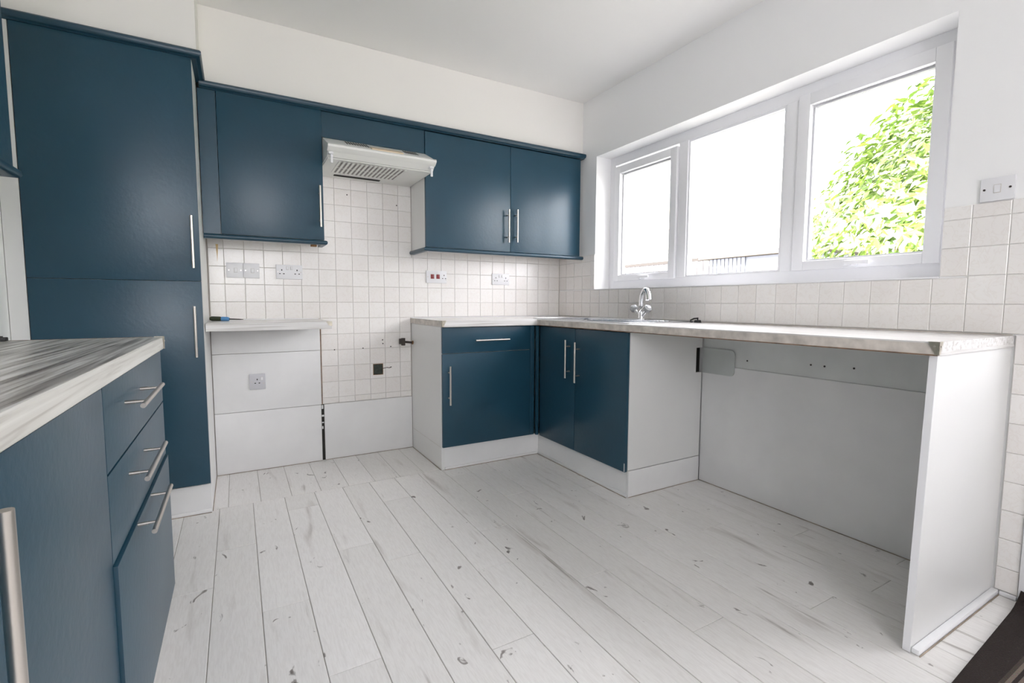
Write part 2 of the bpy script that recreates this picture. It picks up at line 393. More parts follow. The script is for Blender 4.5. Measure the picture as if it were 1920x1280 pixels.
for y0, y1, z0, z1, p in ((-1.03, -.556, 1.217, 1.948, s1), (-1.764, -1.15, 1.178, 2.014, win), (-2.366, -1.882, 1.222, 1.97, s3)):
    box('pane', .162, .168, y0, y1, z0, z1, 'glass', p)
    b = bmesh.new(); t_ = .008; e_ = .012
    bbox(b, .152, .178, y0+e_-t_, y0+e_, z0+e_, z1-e_); bbox(b, .152, .178, y1-e_, y1-e_+t_, z0+e_, z1-e_)
    bbox(b, .152, .178, y0+e_, y1-e_, z0+e_-t_, z0+e_); bbox(b, .152, .178, y0+e_, y1-e_, z1-e_, z1-e_+t_)
    obj('gasket', b, mat('grey_gasket', (.5, .5, .52), .6) if 'gk' not in M else M['gk'], p); M['gk'] = bpy.data.materials['grey_gasket']
for yc, zc, p in ((-.80, 1.192, s1), (-2.10, 1.197, s3)):
    b = bmesh.new(); bbox(b, .112, .122, yc-.03, yc+.03, zc-.01, zc+.01, .003); tube(b, (.117, yc, zc), (.095, yc, zc), .009)
    bbox(b, .088, .10, yc-.085, yc+.012, zc-.004, zc+.014, .004)
    obj('window_handle', b, 'upvc', p, True)
box('window_sill', -.009, .134, WY0+.001, WY1-.001, WZ0-.002, WZ0+.004, 'upvc', win, .001)

# glazed back door beside the striped rug, unseen rear window sized for its daylight
d1 = thing('door_1', 'white glazed back door beside the worktop end panel', 'door', (.1, -3.225, 0)); d1['kind'] = 'structure'; del d1['category']
ring('door_frame', .10, .17, DY0+.001, DY1-.001, .001, DZ-.001, .06, .06, 'upvc', d1)
ring('door_leaf', .105, .165, DY0+.065, DY1-.065, .07, DZ-.065, .10, .10, 'upvc', d1, .92)
box('pane', .13, .136, DY0+.16, DY1-.16, .98, DZ-.16, 'glass', d1)
b = bmesh.new(); bbox(b, -.016, -.0005, DY1-.04, DY1+.042, .001, DZ+.07, .003); bbox(b, -.016, -.0005, DY0-.042, DY0+.04, .001, DZ+.07, .003); bbox(b, -.016, -.0005, DY0+.04, DY1-.04, DZ-.01, DZ+.07, .003)
obj('architrave', b, 'upvc', d1, True)
d2 = thing('window_2', 'unseen white window behind the viewpoint, sized for its daylight', 'window', (-1.9, -5.38, PZ0)); d2['kind'] = 'structure'; del d2['category']
b = bmesh.new(); xm = (PX0+PX1)/2
for x0, x1 in ((PX0+.001, PX0+.06), (xm-.04, xm+.04), (PX1-.06, PX1-.001)): bbox(b, x0, x1, -5.42, -5.34, PZ0+.001, PZ1-.001, .003)
for x0, x1 in ((PX0+.06, xm-.04), (xm+.04, PX1-.06)): bbox(b, x0, x1, -5.42, -5.34, PZ0+.001, PZ0+.06, .003); bbox(b, x0, x1, -5.42, -5.34, PZ1-.06, PZ1-.001, .003)
obj('window_frame', b, 'upvc', d2, True)
box('pane', PX0+.06, xm-.04, -5.385, -5.379, PZ0+.06, PZ1-.06, 'glass', d2); box('pane', xm+.04, PX1-.06, -5.385, -5.379, PZ0+.06, PZ1-.06, 'glass', d2)

# ------------------------------------------------------------------ handles
def handle(p, axis, normal, length, parent, rad=.006, off=.034, span=None):
    """bar handle centred at p on the door face"""
    p, a, n_ = Vector(p), Vector(axis), Vector(normal); c = p+n_*off; span = span or length*.66
    b = bmesh.new(); tube(b, c-a*length/2, c+a*length/2, rad, 14)
    for s in (-1, 1):
        q = p+a*s*span/2
        tube(b, q, q+n_*.018, rad*.8, 10); tube(b, q+n_*.017, c+a*s*span/2, rad*.62, 10)
    return obj('handle', b, 'steel', parent, True)
NY, PX_, UZ, AX, AY = (0, -1, 0), (1, 0, 0), (0, 0, 1), (1, 0, 0), (0, 1, 0)

# ------------------------------------------------------------------ tall cabinet
t = thing('tall_cabinet', 'tall navy larder cabinet with two doors stacked, beside the short worktop', 'cabinet', (-2.74, -.3, 0))
box('body', -3.04, -2.441, -.560, -.008, .141, 2.108, 'white', t)
d = box('door', -3.038, -2.442, -.580, -.5615, 1.1122, 2.108, 'navy', t, .0015); handle((-2.468, -.58, 1.288), UZ, NY, .236, d)
d = box('door', -3.038, -2.442, -.580, -.5615, .147, 1.1105, 'navy', t, .0015); handle((-2.472, -.58, .878), UZ, NY, .236, d)
box('plinth', -3.04, -2.441, -.566, -.55, .001, .1405, 'board', t); box('side_plinth', -2.457, -2.441, -.549, -.008, .001, .1405, 'board', t)
box('floor_bead', -3.04, -2.443, -.574, -.5665, .001, .018, 'board', t, .003)
box('filler_strip', -3.098, -3.0415, -.577, -.555, .001, 2.108, 'white', t)

# ------------------------------------------------------------------ cornice
def roundprof(w, z0, z1, n_=7):
    h = (z1-z0)/2; zc = (z0+z1)/2
    return [(-.02, z0)] + [(w-h*.8+h*.8*math.cos(a), zc+h*math.sin(a)) for a in [(-.5+k/n_)*math.pi for k in range(n_+1)]] + [(-.02, z1)]
b = bmesh.new()
prof = [(-.035, 2.110), (.004, 2.110), (.008, 2.114), (.020, 2.116), (.026, 2.124), (.026, 2.136), (.020, 2.143), (.008, 2.145), (-.014, 2.145)]
prof = [(o, z-.0005) for o, z in prof]
sweep(b, [(-3.098, -.577), (-2.427, -.577), (-2.427, -.30)], prof)
pr2 = [(o, z-.022) for o, z in prof]
sweep(b, [(-2.427, -.300), (-.001, -.300)], [(min(o, .026), z) for o, z in pr2])
tag(obj('cornice_moulding', b, 'navyedge', None, True), 'navy rounded cornice running along the tops of the wall units', 'moulding', kind='thing')

# ------------------------------------------------------------------ wall cabinets
def pelmet(parent, path, z0=1.343, z1=1.367):
    b = bmesh.new(); sweep(b, path, roundprof(.012, z0, z1)); return obj('pelmet', b, 'navyedge', parent, True)
t = thing('wall_cabinet', 'single-door navy wall cabinet left of the extractor hood', 'cabinet', (-2.14, -.14, 1.343))
box('body', -2.357, -1.8525, -.279, -.008, 1.369, 2.087, 'white', t)
box('filler_strip', -2.437, -2.3595, -.296, -.276, 1.369, 2.087, 'navy', t)
d = box('door', -2.3575, -1.8525, -.300, -.2805, 1.370, 2.087, 'navy', t, .0015); handle((-1.874, -.30, 1.553), UZ, NY, .228, d)
pelmet(t, [(-2.437, -.303), (-1.849, -.303), (-1.849, -.15)])
box('pelmet_block', -1.92, -1.89, -.27, -.24, 1.335, 1.3675, 'rust', t)
t = thing('wall_cabinet', 'double-door navy wall cabinet between the hood and the window wall', 'cabinet', (-.64, -.14, 1.343))
box('body', -1.245, -.022, -.279, -.008, 1.369, 2.082, 'white', t)
d = box('door', -1.245, -.6335, -.300, -.2805, 1.370, 2.080, 'navy', t, .0015); handle((-.661, -.30, 1.541), UZ, NY, .224, d)
d = box('door', -.6305, -.032, -.300, -.2805, 1.370, 2.080, 'navy', t, .0015); handle((-.594, -.30, 1.546), UZ, NY, .224, d)
pelmet(t, [(-1.249, -.009), (-1.249, -.303), (-.003, -.303)])
t = thing('wall_cabinet', 'navy wall cabinet on the side wall at the very left edge', 'cabinet', (-2.95, -2.3, 1.343))
box('body', -3.098, -2.8205, -3.15, -1.475, 1.369, 2.087, 'white', t)
for y0, y1 in ((-2.30, -1.478), (-3.15, -2.304)):
    d = box('door', -2.820, -2.802, y0, y1, 1.370, 2.087, 'navy', t, .0015); handle((-2.802, y0+.035, 1.55), UZ, PX_, .228, d)
pelmet(t, [(-2.802, -3.15), (-2.802, -1.471), (-3.09, -1.471)])
tag(box('fascia_panel', -1.8505, -1.2465, -.290, -.272, 1.946, 2.086, 'navy'), 'narrow navy fascia panel above the extractor hood', 'panel')

# ------------------------------------------------------------------ extractor hood
t = thing('extractor_hood', 'white extractor hood under the navy fascia panel', 'hood', (-1.548, -.24, 1.8))
HX0, HX1 = -1.849, -1.2475
b = bmesh.new()
extrude_profile(b, [(-.008, 1.802), (-.44, 1.802), (-.485, 1.837), (-.485, 1.856), (-.302, 1.940), (-.27, 1.944), (-.008, 1.944)], 'x', HX0, HX1)
obj('body', b, 'hood', t)
b = bmesh.new()
extrude_profile(b, [(-.47, 1.8235), (-.489, 1.834), (-.498, 1.842), (-.499, 1.851), (-.492, 1.859), (-.475, 1.8625)], 'x', HX0-.004, HX1+.002)
obj('front_lip', b, 'hood', t, True)
UZ0 = 1.8005
box('underside', HX0+.004, HX1-.004, -.43, -.012, 1.796, 1.8012, 'hood', t, .001)
gx0, gx1, gy0, gy1 = -1.775, -1.405, -.405, -.15
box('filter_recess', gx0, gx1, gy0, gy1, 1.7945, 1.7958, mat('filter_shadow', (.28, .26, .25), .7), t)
n_ = 15; p_ = (gx1-gx0)/n_
for k in range(n_+1):
    xx = gx0+k*p_; box('filter_slat', xx-.0062, xx+.0062, gy0, gy1, 1.7915, 1.7944, 'hood', t)
for yy in (gy0, (gy0+gy1)/2, gy1): box('filter_bar', gx0-.004, gx1+.004, yy-.003, yy+.003, 1.791, 1.7914, 'hood', t)
box('lamp_slot', -1.755, -1.475, -.095, -.065, 1.793, 1.7958, 'dark', t)
# control strip and vents on the sloping top
sl = (1.940-1.856)/(.485-.302)
def slope_box(name, x0, x1, ya, yb, h, m):
    b = bmesh.new(); za, zb = 1.856+(ya+.485)*sl, 1.856+(yb+.485)*sl
    extrude_profile(b, [(ya, za+.0004), (yb, zb+.0004), (yb-.3*h, zb+h), (ya-.3*h, za+h)], 'x', x0, x1); return obj(name, b, m, t)
slope_box('control_strip', -1.61, -1.43, -.455, -.40, .006, 'amber')
for k in range(9): slope_box('vent_slot', -1.735+k*.0145, -1.735+k*.0145+.007, -.40, -.325, .0015, 'dark')
for k in range(6): slope_box('vent_slot', -1.40+k*.0145, -1.40+k*.0145+.007, -.40, -.325, .0015, 'dark')
for x0 in (HX0+.012, HX1-.026):
    b = bmesh.new(); bbox(b, x0, x0+.012, -.478, -.466, 1.762, 1.822, .002); bbox(b, x0-.010, x0+.014, -.486, -.458, 1.806, 1.818, .003)
    obj('visor_clip', b, 'plastic', t, True)

# ------------------------------------------------------------------ boards and walls below worktops
LB = thing('wall_lining', 'white painted boards lining the wall under the short worktop', 'boards', (-2.15, -.01, 0))
for z0, z1, y in ((.001, .3635, -.016), (.3655, .712, -.014), (.7145, .8715, -.019)): box('board', -2.437, -1.856, y, -.001, z0, z1, 'board', LB, .002)
box('edge_gap', -1.8555, -1.838, -.0065, -.001, .001, .3635, 'dark', LB)
for z0, z1, w in ((.335, .36, .010), (.285, .296, .014), (.243, .25, .012), (.205, .222, .008)): box('plaster_crumb', -1.853, -1.853+w, -.009, -.0068, z0, z1, 'board', LB)
box('edge_strip', -1.852, -1.846, -.012, -.001, .366, .871, 'brown', LB)
box('edge_batten', -1.8558, -1.8522, -.014, -.001, .366, .871, 'board', LB)
tag(box('lining_board', -1.8375, -1.2575, -.012, -.001, .001, .3635, 'board', None, .002), 'low white board below the tiles between the base units', 'board')
t = thing('wall_lining', 'white board lining the wall inside the open space under the long worktop', 'boards', (-.01, -2.05, 0))
box('lower_board', -.012, -.0005, -2.659, -1.4285, .001, .676, 'board', t, .003)
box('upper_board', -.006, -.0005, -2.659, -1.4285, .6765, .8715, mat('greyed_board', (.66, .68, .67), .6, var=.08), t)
b = bmesh.new(); pts = []
for cy, cz, a0 in ((-1.608, .651, 180), (-1.608, .742, 90)):
    for k in range(5): a = math.radians(a0+k*22.5 if a0 == 180 else 90+k*22.5); pts.append((cy+.025*math.cos(a), cz+.025*math.sin(a)))
pts = [(-1.4288, .627), (-1.4288, .767)] + [(-1.608+.025*math.cos(math.radians(90+k*22.5)), .742+.025*math.sin(math.radians(90+k*22.5))) for k in range(5)] + [(-1.608+.025*math.cos(math.radians(180+k*22.5)), .652+.025*math.sin(math.radians(180+k*22.5))) for k in range(5)]
b = bmesh.new(); extrude_profile(b, pts, 'x', -.0155, -.0125)
obj('cutout_plate', b, 'grey', t)  # grey plate standing for the shaded rounded cutout in the boards

# ------------------------------------------------------------------ base cabinets
t = thing('base_cabinet', 'navy base cabinet with one drawer over a door, against the tiled wall', 'cabinet', (-.93, -.3, 0))
box('body', -1.236, -.61, -.560, -.01, .141, .870, 'white', t)
box('side_panel', -1.255, -1.237, -.562, -.0075, .001, .871, 'white', t)
d = box('drawer', -1.2515, -.638, -.580, -.5635, .7135, .868, 'navy', t, .0015); handle((-.93, -.58, .787), AX, NY, .236, d)
d = box('door', -1.2515, -.638, -.580, -.5635, .142, .7095, 'navy', t, .0015); handle((-1.214, -.58, .522), UZ, NY, .234, d)
box('corner_post', -.6365, -.607, -.581, -.5635, .142, .868, 'navy', t, .0015)
box('plinth', -1.236, -.5565, -.556, -.54, .001, .140, 'board', t)
box('floor_bead', -1.234, -.5725, -.568, -.5565, .001, .015, 'board', t, .004)
box('side_line', -1.2563, -1.2553, -.556, -.02, .139, .1405, 'grout', t)
t = thing('base_cabinet', 'navy base cabinet with two doors under the sink', 'cabinet', (-.3, -1.0, 0))
boxes('body', [(-.560, -.014, -1.408, -1.39, .141, .868), (-.560, -.014, -.633, -.615, .141, .868), (-.56, -.014, -1.39, -.633, .141, .159), (-.03, -.014, -1.39, -.633, .159, .60)], 'white', t)
d = box('door', -.580, -.5625, -.985, -.606, .138, .866, 'navy', t, .0015); handle((-.58, -.935, .684), UZ, (-1, 0, 0), .228, d)
d = box('door', -.580, -.5625, -1.4235, -.988, .138, .866, 'navy', t, .0015); handle((-.58, -1.028, .672), UZ, (-1, 0, 0), .236, d)
box('corner_post', -.6035, -.5855, -.604, -.586, .142, .868, 'navy', t, .0015)
b = bmesh.new()
for q in ((-.562, -.064, .145, .871), (-.064, -.0165, .145, .628), (-.064, -.0165, .768, .871)): bbox(b, q[0], q[1], -1.4265, -1.4095, q[2], q[3])
obj('side_panel', b, 'white', t)
box('side_plinth', -.556, -.0165, -1.4285, -1.412, .001, .141, 'board', t, .0015)
box('hole_shade', -.0645, -.0163, -1.4098, -1.4085, .62, .775, 'dark', t)  # dark sheet coloured for the shade inside the notch
box('plinth', -.556, -.54, -1.411, -.5565, .001, .138, 'board', t)
box('floor_bead', -.568, -.5565, -1.422, -.5695, .001, .015, 'board', t, .004)
box('edge_chip', -.5815, -.5802, -1.4225, -1.418, .142, .185, 'white', t)

# end panel of the open space
t = thing('end_panel', 'white end panel holding up the free end of the long worktop', 'panel', (-.3, -2.671, 0))
b = bmesh.new(); extrude_profile(b, [(-.630, .001), (-.0085, .001), (-.0085, .8715), (-.588, .8715)], 'y', -2.680, -2.661); obj('panel', b, 'white', t)
b = bmesh.new(); extrude_profile(b, [(-.6315, .003), (-.6305, .003), (-.5885, .871), (-.5895, .871)], 'y', -2.680, -2.661); obj('edge_banding', b, 'upvc', t)
b = bmesh.new(); bbox(b, -.627, -.012, -2.7005, -2.6805, .001, .018, .005); obj('floor_bead', b, 'upvc', t, True)
bb = struct(box('baseboard_right', -.018, -.0068, -2.746, -2.702, .001, .016, 'upvc', None, .004))

# ------------------------------------------------------------------ worktops
ZT0, ZT1 = .8725, .910
def bracket(parent, x, y, sx, sy, z0=ZT0, z1=ZT1):
    """metal cap folded round an outside corner at (x,y); sx,sy point into the worktop"""
    b = bmesh.new(); w, th = .024, .0014; n1 = .003
    prof = [(0, z1+.0012), (w, z1+.0012), (w*.78, z1-.012), (w*.4, z1-.030), (w*.35, z0+.001), (0, z0+.001)]
    extrude_profile(b, [(x+sx*a, z) for a, z in prof], 'y', y-sy*.0004, y-sy*(.0004+th))
    extrude_profile(b, [(y+sy*a, z) for a, z in prof], 'x', x-sx*.0004, x-sx*(.0004+th))
    o = obj('corner_cap', b, 'alu', parent)
    for p, n_ in (((x+sx*.009, y-sy*.002, z1-.012), (0, -sy, 0)), ((x-sx*.002, y+sy*.009, z1-.012), (-sx, 0, 0))):
        b = bmesh.new(); tube(b, p, Vector(p)+Vector(n_)*.0012, .0028, 10); obj('screw', b, 'steel', o)
t = thing('worktop', 'long L-shaped white-washed worktop with the sink in it', 'worktop', (-.3, -1.3, ZT0))
BY0, BY1, BX0, BX1 = -.92, -.56, -.47, -.16                   # bowl cut-out
b = bmesh.new()
for q in ((-.600, -.0065, -2.684, BY0), (-.600, BX0, BY0, BY1), (BX1, -.0065, BY0, BY1), (-.600, -.0065, BY1, -.0065)): bbox(b, q[0], q[1], q[2], q[3], ZT0, ZT1)
bmesh.ops.remove_doubles(b, verts=b.verts, dist=1e-5)
obj('top', b, 'top_white_y', t)
box('return_top', -1.2570, -.6008, -.600, -.0065, ZT0, ZT1, 'top_white_x', t)
box('front_edge', -.6022, -.6004, -2.6835, -.6022, ZT0+.001, ZT1-.004, 'top_edge', t); box('front_edge', -1.2565, -.6025, -.6022, -.6004, ZT0+.001, ZT1-.004, 'top_white_x', t)
box('lower_edge', -.6030, -.5925, -2.6835, -.6032, ZT0-.0015, ZT0+.0022, 'brown', t); box('lower_edge', -.5920, -.0068, -2.6855, -2.6842, ZT0-.0005, ZT0+.010, 'top_white_x', t)
box('end_edge', -1.2585, -1.2572, -.6, -.0068, ZT0+.002, ZT1-.002, 'top_edge', t)
box('wall_seal', -.0105, -.0066, -2.68, -.008, ZT1+.0003, ZT1+.004, 'top_edge', t)
box('wall_seal', -1.256, -.011, -.0105, -.0066, ZT1+.0003, ZT1+.004, 'upvc', t)
bracket(t, -.6032, -2.6858, 1, 1); bracket(t, -1.2588, -.6026, 1, 1)
t = thing('worktop', 'short white-washed worktop beside the tall cabinet', 'worktop', (-2.15, -.25, ZT0))
box('top', -2.4375, -1.857, -.500, -.0065, ZT0, ZT1+.002, 'top_white_x', t)
box('front_edge', -2.4375, -1.8572, -.5015, -.5003, ZT0+.001, ZT1-.002, 'top_white_x', t)
bb2 = bmesh.new()
extrude_profile(bb2, [(-1.886, ZT1+.003), (-1.8555, ZT1+.003), (-1.8555, ZT1-.022), (-1.872, ZT1-.018), (-1.88, ZT1-.008)], 'y', -.5030, -.5017)
bbox(bb2, -1.8569, -1.8555, -.5015, -.47, ZT1-.020, ZT1+.003); obj('corner_cap', bb2, 'alu', t)
box('wall_seal', -2.437, -1.858, -.0105, -.0066, ZT1+.0023, ZT1+.006, 'upvc', t)
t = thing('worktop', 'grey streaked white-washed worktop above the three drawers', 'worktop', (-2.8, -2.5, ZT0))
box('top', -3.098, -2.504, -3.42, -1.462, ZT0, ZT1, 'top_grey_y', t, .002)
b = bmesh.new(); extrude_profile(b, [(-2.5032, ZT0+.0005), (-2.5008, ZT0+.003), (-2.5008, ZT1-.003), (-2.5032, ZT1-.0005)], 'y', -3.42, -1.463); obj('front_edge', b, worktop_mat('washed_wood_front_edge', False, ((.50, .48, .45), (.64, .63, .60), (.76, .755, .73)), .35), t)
box('end_edge', -3.09, -2.53, -1.4615, -1.4605, ZT0+.002, ZT1+.0006, 'brown', t)
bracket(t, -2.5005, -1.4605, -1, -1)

# left base units
t = thing('base_cabinet', 'navy three-drawer base cabinet at the end of the left worktop', 'cabinet', (-2.8, -1.8, 0))
FX = -2.5135
box('body', -3.098, FX-.0185, -2.184, -1.468, .141, .870, 'navy', t)
for z0, z1, pr, hz in ((.7095, .865, 0, .806), (.5415, .7055, 0, .654)):
    d = box('drawer', FX-.018, FX+pr, -2.1835, -1.436, z0, z1, 'navy', t, .0015); handle((FX+pr, -1.908, hz), AY, PX_, .295, d, off=.038, span=.185, rad=.0052)
d = box('drawer', FX-.018, FX+.006, -2.1815, -1.438, .114, .5375, 'navy', t, .0015); handle((FX+.006, -1.888, .533-.0), AY, PX_, .295, d, off=.036, span=.185, rad=.0052)
box('plinth', FX-.075, FX-.06, -2.184, -1.47, .001, .1405, 'board', t)
t = thing('base_cabinet', 'navy base cabinet with long door handles nearest the viewpoint', 'cabinet', (-2.8, -2.8, 0))
box('body', -3.098, FX-.0185, -3.41, -2.188, .141, .870, 'navy', t)
d = box('door', FX-.018, FX, -2.7705, -2.1875, .138, .865, 'navy', t, .0015); handle((FX, -2.725, .70), UZ, PX_, .290, d, off=.038, rad=.0062)
d = box('door', FX-.018, FX, -3.408, -2.7735, .138, .865, 'navy', t, .0015); handle((FX, -3.36, .70), UZ, PX_, .290, d, off=.038, rad=.0062)
box('plinth', FX-.075, FX-.06, -3.41, -2.186, .001, .1405, 'board', t)

# ------------------------------------------------------------------ sink and tap
t = thing('sink', 'stainless steel inset sink with ridged drainer under the window', 'sink', (-.31, -.93, ZT1))
SX0, SX1, SY0, SY1 = -.545, -.055, -1.39, -.47; Z = ZT1
b = bmesh.new(); e = .004
for q in ((SX0, SX1, SY0, BY0-.001+.015), (SX0, BX0+.015, BY0+.014, BY1-.014), (BX1-.015, SX1, BY0+.014, BY1-.014), (SX0, SX1, BY1-.015, SY1)): bbox(b, q[0], q[1], q[2], q[3], Z+.0006, Z+e)
obj('deck', b, 'sink', t)
b = bmesh.new()   # bowl
x0, x1, y0, y1 = BX0+.006, BX1-.006, BY0+.006, BY1-.006; zb = Z-.15
outer = [(x0, y0), (x1, y0), (x1, y1), (x0, y1)]
top = [b.verts.new((*q, Z+.003)) for q in outer]; bot = [b.verts.new((q[0]+(.03 if q[0] == x0 else -.03), q[1]+(.03 if q[1] == y0 else -.03), zb)) for q in outer]
for k in range(4): b.faces.new((top[k], top[(k+1) % 4], bot[(k+1) % 4], bot[k]))
b.faces.new(bot); o = obj('bowl', b, 'sink', t)
sm = o.modifiers.new('thickness', 'SOLIDIFY'); sm.thickness = .001
b = bmesh.new(); tube(b, ((x0+x1)/2, (y0+y1)/2, zb+.0015), ((x0+x1)/2, (y0+y1)/2, zb+.004), .035, 20); obj('waste', b, 'chrome', o, True)
b = bmesh.new()
for q in ((SX0-.004, SX0+.006, SY0, SY1), (SX1-.006, SX1+.004, SY0, SY1), (SX0, SX1, SY0-.004, SY0+.006), (SX0, SX1, SY1-.006, SY1+.004)): bbox(b, q[0], q[1], q[2], q[3], Z+.0006, Z+.0065, .002)
obj('raised_rim', b, 'sink', t, True)
for k in range(8):
    xx = SX0+.06+k*.042; b = bmesh.new(); tube(b, (xx, SY0+.05, Z+e), (xx, BY0-.06, Z+e-.0015), .005, 10); obj('drainer_ridge', b, 'sink', t, True)
TXc, TYc = -.115, -1.043
t = thing('mixer_tap', 'chrome mixer tap with two clear knobs on the sink', 'tap', (TXc, TYc, Z+.004))
b = bmesh.new(); tube(b, (TXc, TYc, Z+.0045), (TXc, TYc, Z+.012), .026, 20); tube(b, (TXc, TYc, Z+.011), (TXc, TYc, Z+.055), .019, 18, .016)
obj('base', b, 'chrome', t, True)
def pipe(b, pts, rads, seg=12):
    rings = []
    for i, p in enumerate(pts):
        p = Vector(p); d = (Vector(pts[min(i+1, len(pts)-1)])-Vector(pts[max(i-1, 0)])).normalized()
        q = d.to_track_quat('Z', 'Y').to_matrix()
        rings.append([b.verts.new(p+q @ Vector((math.cos(a)*rads[i], math.sin(a)*rads[i], 0))) for a in [2*math.pi*k/seg for k in range(seg)]])
    for A, B in zip(rings, rings[1:]):
        for k in range(seg): b.faces.new((A[k], A[(k+1) % seg], B[(k+1) % seg], B[k]))
    b.faces.new(rings[0]); b.faces.new(list(reversed(rings[-1])))
b = bmesh.new()
sp = [(0, .05), (0, .09), (.004, .125), (.014, .155), (.032, .178), (.058, .188), (.085, .184), (.104, .168), (.112, .148)]
dx, dy = -.4, -.917
pipe(b, [(TXc+dx*s, TYc+dy*s, Z+h) for s, h in sp], [.0175, .0172, .017, .0165, .016, .0155, .0155, .016, .0165]); obj('spout', b, 'chrome', t, True)
q = sp[-1]; b = bmesh.new(); tube(b, (TXc+dx*(q[0]-.001), TYc+dy*(q[0]-.001), Z+q[1]+.008), (TXc+dx*(q[0]+.006), TYc+dy*(q[0]+.006), Z+q[1]-.022), .0195, 16); obj('nozzle', b, 'chrome', t, True)
for s in (-1, 1):
    a = Vector((-.35*.2, s*.72, .69)).normalized(); p0 = Vector((TXc, TYc, Z+.018))
    b = bmesh.new(); tube(b, p0, p0+a*.062, .0095, 12, .012); k_ = obj('valve_stem', b, 'chrome', t, True)
    b = bmesh.new(); tube(b, p0+a*.06, p0+a*.07, .014, 12, .024); tube(b, p0+a*.07, p0+a*.09, .024, 12, .024); tube(b, p0+a*.09, p0+a*.10, .024, 12, .014)
    obj('knob', b, 'crystal', t, True)
t = thing('sink_plug', 'small black sink plug and cable lying at the end of the sink', 'plug', (-.09, -1.41, Z))
b = bmesh.new(); tube(b, (-.07, -1.432, Z+.001), (-.07, -1.432, Z+.014), .02, 16, .016); tube(b, (-.07, -1.432, Z+.0135), (-.07, -1.432, Z+.028), .004, 8); obj('stopper', b, 'black', t, True)
b = bmesh.new(); pipe(b, [(-.07, -1.432, Z+.024), (-.08, -1.415, Z+.022), (-.085, -1.395, Z+.012), (-.09, -1.40, Z+.0045), (-.10, -1.42, Z+.0045)], [.004]*5, 8); obj('cable', b, 'black', t, True)

# ------------------------------------------------------------------ screwdriver
t = thing('screwdriver', 'black and blue handled screwdriver lying on the short worktop', 'screwdriver', (-2.37, -.16, ZT1+.002)); zz = ZT1+.002+.0135
pA, pB = Vector((-2.433, -.14, zz)), Vector((-2.26, -.20, zz-.006)); dv = (pB-pA).normalized()
b = bmesh.new(); pipe(b, [pA, pA+dv*.008, pA+dv*.05, pA+dv*.058], [.008, .0125, .0125, .011], 12); obj('grip', b, 'grip', t, True)
b = bmesh.new(); pipe(b, [pA+dv*.0585, pA+dv*.065, pA+dv*.09, pA+dv*.098], [.0115, .0125, .0115, .008], 12); obj('collar', b, 'blue', t, True)
b = bmesh.new(); pipe(b, [pA+dv*.0985, pA+dv*.15, pA+dv*.17], [.0035, .003, .0012], 8); obj('shaft', b, 'grime', t, True)

# small black clip on left worktop far edge
t = thing('cable_clip', 'tiny black clip on the far edge of the streaked worktop', 'clip', (-2.846, -1.48, ZT1))
b = bmesh.new(); bbox(b, -2.862, -2.836, -1.50, -1.48, ZT1+.0006, ZT1+.011, .003); tube(b, (-2.849, -1.49, ZT1+.010), (-2.849, -1.49, ZT1+.014), .005, 10); obj('clip_body', b, 'black', t, True)

# ------------------------------------------------------------------ sockets and switches
def on_back(name, label, cat, x0, x1, z0, z1, rockers=(), pins=(), screws=(), y=-.0064, m='plastic', rm='plastic', group=None):
    t = thing(name, label, cat, ((x0+x1)/2, y, z0), group); th = .010
    box('faceplate', x0, x1, y-th, y, z0, z1, m, t, .0025)
    yf = y-th
    for cx, cz, w, h in rockers:
        ro = box('rocker', cx-w/2, cx+w/2, yf-.0035, yf-.0002, cz-h/2, cz+h/2, rm, t, .001)
        box('rocker_gap', cx-w/2-.0012, cx+w/2+.0012, yf-.0005, yf-.0001, cz-h/2-.0012, cz+h/2+.0012, 'grout', t)
    for cx, cz, w, h in pins: box('pin_slot', cx-w/2, cx+w/2, yf-.0006, yf-.0001, cz-h/2, cz+h/2, 'dark', t)
    for cx, cz in screws:
        b = bmesh.new(); tube(b, (cx, yf-.0012, cz), (cx, yf-.0001, cz), .0032, 10); obj('screw', b, 'steel', t)
    return t
def pins(cx, cz): return [(cx, cz+.010, .0055, .009), (cx-.011, cz-.012, .008, .005), (cx+.011, cz-.012, .008, .005)]
on_back('switch_plate', 'white single switch plate nearest the tall cabinet, on the back tiles', 'switch', -2.347, -2.2625, 1.157, 1.243, [(-2.30, 1.20, .016, .024)], [], [(-2.335, 1.20), (-2.274, 1.20)])
on_back('switch_plate', 'white single switch plate butted against its neighbour, next to the double socket', 'switch', -2.2615, -2.177, 1.157, 1.243, [(-2.214, 1.20, .016, .024)], [], [(-2.25, 1.20), (-2.188, 1.20)])
on_back('double_socket', 'white double socket on the tiles above the short worktop', 'socket', -2.089, -1.942, 1.156, 1.242, [(-2.027, 1.222, .011, .018), (-2.004, 1.222, .011, .018)], pins(-2.058, 1.20)+pins(-1.973, 1.20), [(-2.079, 1.199), (-1.952, 1.199)])
on_back('double_socket', 'white double socket on the tiles under the double wall cabinet', 'socket', -.628, -.481, 1.152, 1.236, [(-.566, 1.216, .011, .018), (-.543, 1.216, .011, .018)], pins(-.597, 1.194)+pins(-.512, 1.194), [(-.618, 1.193), (-.491, 1.193)])
on_back('cooker_switch', 'white cooker control plate with two red rockers', 'switch', -1.144, -.993, 1.154, 1.240, [(-1.10, 1.199, .024, .030), (-1.058, 1.199, .024, .030)], pins(-1.013, 1.199), [(-1.134, 1.197), (-1.0, 1.178)], rm='red')
on_back('single_socket', 'single socket low on the white board under the short worktop', 'socket', -2.253, -2.168, .495, .588, [(-2.187, .56, .011, .018)], pins(-2.212, .545), [(-2.242, .541), (-2.178, .530)], y=-.0145, m='greyplastic')
t = thing('light_switch', 'white light switch on the wall right of the window', 'switch', (-.005, -2.611, 1.373))
